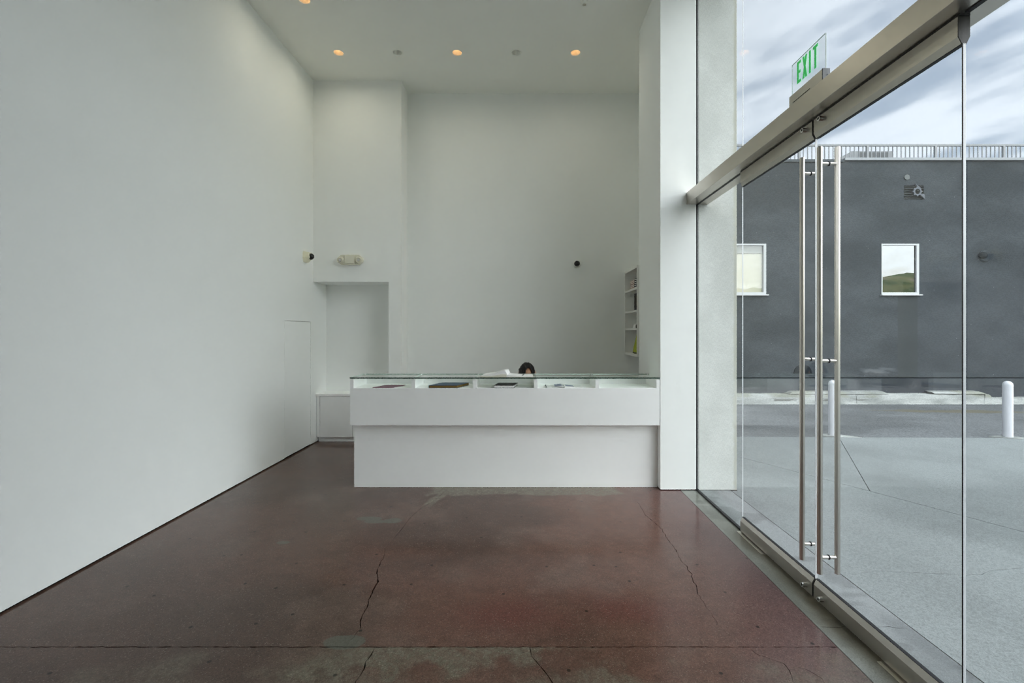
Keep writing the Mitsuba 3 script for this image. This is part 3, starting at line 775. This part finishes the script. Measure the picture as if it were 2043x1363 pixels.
# emergency light
note('emergency_light', 'beige twin-head emergency light on the wall above the alcove', 'emergency light')
ec = np.array([-2.245, YA, 2.433])
poly = sbox(-.115, -.052, .115, .052).buffer(.012).union(Point(-.115, -.0).buffer(.050)).union(Point(.115, 0).buffer(.050))
eb = extrude(poly, 0, .055)
v = eb.vertices.copy()
eb = trimesh.Trimesh(np.stack([ec[0] + v[:, 0], ec[1] - v[:, 2], ec[2] + v[:, 1]], 1), eb.faces, process=False)
eb.fix_normals()
put('emergency_light__body', eb, IVORYG)
put('emergency_light__front_cover', box(ec[0] - .07, ec[0] + .07, ec[1] - .068, ec[1] - .054, ec[2] - .055, ec[2] + .058, .008), IVORYG)
for s, dn in ((-1, -.02), (1, -.012)):
    h = put('emergency_light__lamp_head', lathe([(.0, 0), (.046, 0), (.046, .012), (.040, .030), (.031, .034), (.028, .026), (.010, .018), (0, .018)], ec + np.array([s * .118, -.055, dn * .3]), (s * .12, -1, -.22), 28), IVORYG, smooth=40)
    put(h + '__bulb', ellipsoid(ec + np.array([s * .121, -.080, dn * .3 - .006]), (np.array([1., 0, 0]), np.array([0, 1., 0]), np.array([0, 0, 1.])), (.016, .012, .016), 2), CHROME, 'shiny bulb', smooth=True)

# ---------------------------------------------------------------- ceiling fittings
LITREF = glossy('mat_lit_reflector', (.85, .77, .64), .3, .5)  # warm tint paints the lamp glow into the lit reflectors
GREYREF = glossy('mat_grey_reflector', (.88, .88, .83), .35, .5)
pos = ['by the left wall, back row', 'second from the left wall, back row', 'middle of the back row', 'fourth from the left wall, back row', 'by the right pillar, back row', 'nearest the camera, by the left wall']
for k, (lx, ly, on) in enumerate(lamps):
    key = 'downlight' if k == 0 else f'downlight_{k:03d}'
    note(key, ('lit warm recessed ceiling downlight, ' if on else 'unlit grey recessed ceiling downlight, ') + pos[k], 'ceiling light', 'recessed downlights in the ceiling')
    put(key + '__trim_ring', lathe([(LR - .002, .004), (LR - .001, -.003), (LR + .006, -.0035), (LR + .010, -.0005), (LR + .010, .001)], (lx, ly, ZC), (0, 0, 1), 40), CEIL, smooth=40)
    put(key + '__reflector', lathe([(LR - .001, 0), (LR - .004, .03), (LR - .012, .058), (.034, .080), (.0, .084)], (lx, ly, ZC), (0, 0, 1), 36), LITREF if on else GREYREF, smooth=60)
    if on:
        b = lathe([(0, .050), (.016, .052), (.024, .062), (.024, .075), (.014, .092), (0, .095)], (lx, ly, ZC), (0, 0, 1), 20)
        b.fix_normals()
        scene[key + '__bulb'] = mikit.ply(b, diffuse(f'mat_bulb_glass', .6, .6, .6), smooth=40, emitter={'type': 'area', 'radiance': rgb(.17, .105, .050)})
        scene[key + '__beam'] = {'type': 'spot', 'to_world': T().look_at(origin=[lx, ly, ZC - .004], target=[lx, ly - .02, 0], up=[0, 1, 0]), 'intensity': rgb(.056, .053, .043), 'cutoff_angle': 84., 'beam_width': 8.}
        labels[key + '__bulb'] = {'label': 'glowing warm bulb'}
    else:
        put(key + '__bulb', lathe([(0, .050), (.016, .052), (.024, .062), (.024, .075), (.014, .092), (0, .095)], (lx, ly, ZC), (0, 0, 1), 20), BLACKC, 'dark bulb', smooth=40)
put('cover_plate', lathe([(0, -.012), (.040, -.012), (.046, -.008), (.047, 0)], (-1.828, LY2 + .012, ZC), (0, 0, 1), 32), CEIL, 'round white ceiling cover plate right of the nearest downlight', 'cover plate', smooth=40)
note('sprinkler', 'small white sprinkler head on the ceiling near the right pillar', 'sprinkler')
put('sprinkler__cup', lathe([(.035, 0), (.034, -.010), (.016, -.014), (.012, -.04), (0, -.04)], (.636, LY2 + .005, ZC), (0, 0, 1), 24), CEIL, smooth=40)
put('sprinkler__deflector', lathe([(0, -.046), (.018, -.046), (.018, -.050), (0, -.050)], (.636, LY2 + .005, ZC), (0, 0, 1), 24), ALUM, smooth=40)

# ---------------------------------------------------------------- outside: ground
road_edge = lambda x: 6.475 - (x - 2.0) * .021
struct('ground', box(1.5, 40, -40, 14, -.45, -.06), diffuse('mat_subgrade', .07, .07, .07), 'ground under the pavement outside')
walk = Polygon([(1.974, -30), (26, -30), (26, road_edge(26)), (2.033, road_edge(2.033)), (2.033, YP - .002), (1.974, YP - .002)])
l1 = LineString([(3.2702, 4.2622), (4.60, 6.62)])
l2 = LineString([(1.90, 6.625), (2.68, 5.279), (3.27, 4.262), (3.755, 3.396), (23.5, -31.9)])
pieces = []
for g in split(walk, l2).geoms:
    pieces += list(split(g, LineString([(3.2702 - .0563, 4.2622 - .1), (3.2702 + 1.577, 4.2622 + 2.8)])).geoms) if g.buffer(1e-6).covers(Point(3.9, 5.3)) else [g]
crack = ribbon([(1.97, 2.793), (2.266, 2.846), (2.406, 2.826), (2.619, 2.814), (2.707, 2.793), (2.836, 2.802), (2.931, 2.846), (3.184, 2.879), (3.561, 2.91)], .0035, seed=12)
note('sidewalk', 'pale concrete pavement outside the doors with thin joints', kind='structure')
for g in pieces:
    if g.area > .01:
        put('sidewalk__slab', extrude(g.buffer(-.0035).difference(crack), -.06, -.002), 'mat_sidewalk')
struct('road', extrude(Polygon([(2.033, road_edge(2.033) + .001), (26, road_edge(26) + .001), (26, 9.42), (2.033, 9.42)]), -.06, -.012), 'mat_asphalt', 'grey asphalt lane between pavement and kerb')
# kerb: several cast pieces and broken slabs on top
note('kerb', 'weathered pale concrete kerb at the foot of the dark building', kind='structure')


def kerb_piece(x0, x1, h, y0=9.395, seed=0, back=9.62, rough=.012):
    r = np.random.default_rng(seed)
    n = max(2, int((x1 - x0) / .12))
    xs = np.linspace(x0, x1, n + 1)
    v, f = [], []
    for i, x in enumerate(xs):
        a, b, c = r.uniform(-rough, rough, 3)
        v += [(x, y0 + a * .4, -.05), (x, y0 + .004 + a * .5, h * .45 + b), (x, y0 + .02 + c * .6, h - .015 + b * .6), (x, y0 + .045 + c, h + a * .5), (x, back, h + a * .3), (x, back, -.05)]
    for i in range(n):
        for k in range(6):
            a, b = i * 6 + k, i * 6 + (k + 1) % 6
            f += [[a, a + 6, b + 6], [a, b + 6, b]]
    for o in (0, n * 6):
        idx = [o + k for k in range(6)]
        for k in range(1, 5):
            f.append([idx[0], idx[k], idx[k + 1]])
    m = trimesh.Trimesh(v, f, process=False)
    m.fix_normals()
    return m


for x0, x1, h, s in ((2.0, 6.93, .185, 1), (6.94, 9.63, .185, 2), (9.64, 12.4, .105, 3), (12.41, 22, .105, 4)):
    put('kerb__stone', kerb_piece(x0, x1, h, seed=s), 'mat_kerb')
put('kerb__gutter', box(2.0, 22, 9.33, 9.41, -.05, -.004), 'mat_kerb')
put('kerb__broken_slab', hull([(5.55, 9.41, .188), (7.62, 9.41, .188), (5.62, 9.42, .232), (7.50, 9.42, .240), (5.55, 9.6, .19), (7.6, 9.6, .19), (5.66, 9.6, .235), (7.52, 9.6, .24)]), 'mat_kerb')
put('kerb__broken_slab_001', hull([(8.55, 9.40, .20), (9.64, 9.40, .188), (8.50, 9.42, .236), (9.50, 9.42, .240), (8.6, 9.6, .19), (9.66, 9.6, .19), (8.52, 9.6, .235), (9.52, 9.6, .24)]), 'mat_kerb')
put('kerb__broken_slab_002', hull([(9.56, 9.385, .0), (9.74, 9.385, .0), (9.60, 9.40, .20), (9.70, 9.40, .17), (9.6, 9.6, .20), (9.7, 9.6, .19), (9.78, 9.40, .05)]), 'mat_kerb')

# bollards
for k, (bx, by, l) in enumerate(((4.487, 6.545, 'white steel bollard seen between the door handles'), (6.880, 6.43, 'white steel bollard at the right edge beyond the fixed glass'))):
    key = 'bollard' if k == 0 else 'bollard_001'
    note(key, l, 'bollard')
    put(key + '__post', lathe([(0, .79), (.020, .787), (.040, .775), (.052, .757), (.0565, .735), (.0565, -.01), (0, -.01)], (bx, by, 0), (0, 0, 1), 36), BOLL, smooth=40)
    put(key + '__footing', extrude(Polygon([(bx - .24, by + .03), (bx + .02, by + .10), (bx + .30, by - .16), (bx - .02, by - .14)]), -.0118, .004), 'mat_kerb', 'pale concrete footing')

# ---------------------------------------------------------------- outside: the dark building
BY = 9.60
WZ0, WZ1 = 2.262, 3.335
wins = [(3.72, 5.172), (7.602, 8.395)]
fac = sbox(-1.0, -.05, 24, 5.09)
for a, b in wins:
    fac = fac.difference(sbox(a, WZ0, b, WZ1))
vent_hole = (8.085, 4.272, 8.50, 4.565)
fac = fac.difference(sbox(*vent_hole))
groove = sbox(-1, .500, 24, .515)
m = extrude(fac.difference(groove), 0, .06)
v = m.vertices.copy()
m = trimesh.Trimesh(np.stack([v[:, 0], BY + v[:, 2], v[:, 1]], 1), m.faces, process=False)
m.fix_normals()
note('building', 'long dark grey stucco building across the lane with two white windows', 'building')
put('building__wall', join(m, box(-1, 24, BY + .06, BY + 6, -.05, WZ0 - .1), box(-1, 24, BY + .10, BY + 6, WZ0 - .1, 5.07)), 'mat_dark_stucco', 'patched dark grey stucco wall')
put('building__cap_flashing', box(-1, 6.80, BY - .03, BY + .30, 5.055, 5.105), DARKCAP)
put('building__cap_flashing_001', box(6.81, 24, BY - .05, BY + .30, 5.085, 5.135), PALECAP, 'pale metal flashing')
for k, (a, b) in enumerate(wins):
    w = put('building__window', join(box(a, b, BY - .012, BY + .06, WZ1 - .035, WZ1), box(a, b, BY - .012, BY + .06, WZ0, WZ0 + .050), box(b - .055, b, BY - .012, BY + .06, WZ0, WZ1), box(a, a + .022, BY - .012, BY + .06, WZ0, WZ1)), WHITEF, 'white framed window' + (' with a cream blind' if k == 0 else ' reflecting the hillside'))
    if k == 0:
        put(w + '__pane', sheet((a, BY + .02, WZ0), (b, BY + .02, WZ0), (b, BY + .02, WZ1), (a, BY + .02, WZ1)), 'mat_window_glass')
        put(w + '__blind', box(a, b - .06, BY + .055, BY + .06, WZ0 + .05, WZ1 - .19), BLIND)
        put(w + '__blind_head', join(box(a, b - .06, BY + .05, BY + .06, WZ1 - .19, WZ1 - .035), box(a, b - .06, BY + .035, BY + .06, WZ1 - .20, WZ1 - .16)), diffuse('mat_blind_head', .27, .28, .25))
    else:
        put(w + '__pane', sheet((a, BY + .02, WZ0), (b, BY + .02, WZ0), (b, BY + .02, WZ1), (a, BY + .02, WZ1)), 'mat_mirror_glass')
    put(w + '__sill', box(a - .02, b + .035, BY - .06, BY + .0, WZ0 - .022, WZ0 + .003), WHITEF)
# louvred vent with a torn pipe collar
vk = put('building__vent', box(vent_hole[0], vent_hole[2], BY + .045, BY + .06, vent_hole[1], vent_hole[3]), ROOFSLAT, 'louvred wall vent with a broken pipe collar')
for k in range(6):
    z = vent_hole[1] + .012 + k * .052
    put(vk + '__slat', hull([(x, BY + y, z + dz) for x in (vent_hole[0], vent_hole[2]) for y, dz in ((-.012, 0), (-.008, .006), (.040, .030), (.044, .026))]), VENTM)
star = Polygon([((.105 if k % 2 == 0 else .078) * math.cos(k * math.pi / 8), (.105 if k % 2 == 0 else .078) * math.sin(k * math.pi / 8)) for k in range(16)]).union(Polygon([(.02, .06), (-.05, .17), (.06, .08)])).union(Polygon([(.05, -.06), (.15, -.16), (.14, -.05)])).difference(Point(0, 0).buffer(.054))
sm = extrude(star, 0, .03)
v = sm.vertices.copy()
sm = trimesh.Trimesh(np.stack([8.335 + v[:, 0], BY - .016 - v[:, 2], 4.425 + v[:, 1]], 1), sm.faces, process=False)
sm.fix_normals()
put(vk + '__pipe_collar', sm, PIPEM)
put('building__wall_plate', cyl((8.135, BY + .002, 4.735), (8.135, BY - .02, 4.735), .058, 8), diffuse('mat_wall_plate', .16, .17, .17), 'small pale octagonal cover')
wf = put('building__wall_fixture', lathe([(0, 0), (.13, 0), (.13, .012), (.11, .03), (0, .03)], (9.78, BY + .002, 3.075), (0, -1, 0), 28), 'mat_dark_stucco', 'round dark fixture on the wall', smooth=40)
put(wf + '__lens', ellipsoid((9.72, BY - .03, 3.085), (np.array([1., 0, 0]), np.array([0, 1., 0]), np.array([0, 0, 1.])), (.085, .06, .072)), 'mat_dark_hatch', smooth=True)
arch = Point(5.945, .60).buffer(.19, 16).intersection(sbox(5, .60, 7, 1))
am = extrude(arch, 0, .015)
v = am.vertices.copy()
am = trimesh.Trimesh(np.stack([v[:, 0], BY + .002 - v[:, 2], v[:, 1]], 1), am.faces, process=False)
am.fix_normals()
put('building__arched_hatch', am, 'mat_dark_hatch', 'dark half-round hatch near the foot of the wall')
# guard rail on the roof edge
RY = BY + .12
rl_ = put('building__railing', join(box(1.0, 18.0, RY - .02, RY + .02, 5.440, 5.478), box(1.0, 18.0, RY - .015, RY + .015, 5.135, 5.155)), GREYRAIL, 'grey metal roof railing')
px = 7.40 - 1.455 * 4
while px < 17.5:
    put(rl_ + '__post', box(px - .022, px + .022, RY - .02, RY + .02, 5.07, 5.45), GREYRAIL)
    for k in range(1, 16):
        bx = px + k * 1.455 / 16
        put(rl_ + '__baluster', box(bx - .008, bx + .008, RY - .008, RY + .008, 5.145, 5.445), GREYRAIL)
    px += 1.455
# rooftop unit
note('rooftop_unit', 'low grey louvred air conditioning unit on the roof behind the railing', 'air conditioner')
UY = 10.35
put('rooftop_unit__housing', hull([(x, y, z) for x, z in ((7.0, 5.075), (8.45, 5.075), (8.45, 5.585), (7.53, 5.585), (7.25, 5.42)) for y in (UY, UY + .8)]), ROOFUNIT)
for k in range(3):
    a = 7.68 + k * .235
    put('rooftop_unit__louvre', box(a, a + .215, UY - .012, UY + .002, 5.20, 5.555), ROOFSLAT)

# hillside behind the camera, seen mirrored in the far window
nx, ny = 90, 24
gx, gy = np.meshgrid(np.linspace(-10, 110, nx), np.linspace(-34, -75, ny))
rise = np.clip((-34 - gy) / 14, 0, 1)
hz = rise ** .8 * (6.2 + .075 * (gx - 30) + 2.2 * meshkit.fbm(np.stack([gx * .12, gy * .12, gx * 0], -1), 4, 2)) + .8 * (meshkit.noise(np.stack([gx * .9, gy * .9, gx * 0], -1), 4) - .3) * rise - .1
idx = np.arange(nx * ny).reshape(ny, nx)
q = np.stack([idx[:-1, :-1], idx[:-1, 1:], idx[1:, 1:], idx[1:, :-1]], -1).reshape(-1, 4)
struct('hillside', (np.stack([gx, gy, hz], -1).reshape(-1, 3), q), 'mat_hill', 'scrubby green and tan hillside mirrored in the far window', smooth=True)
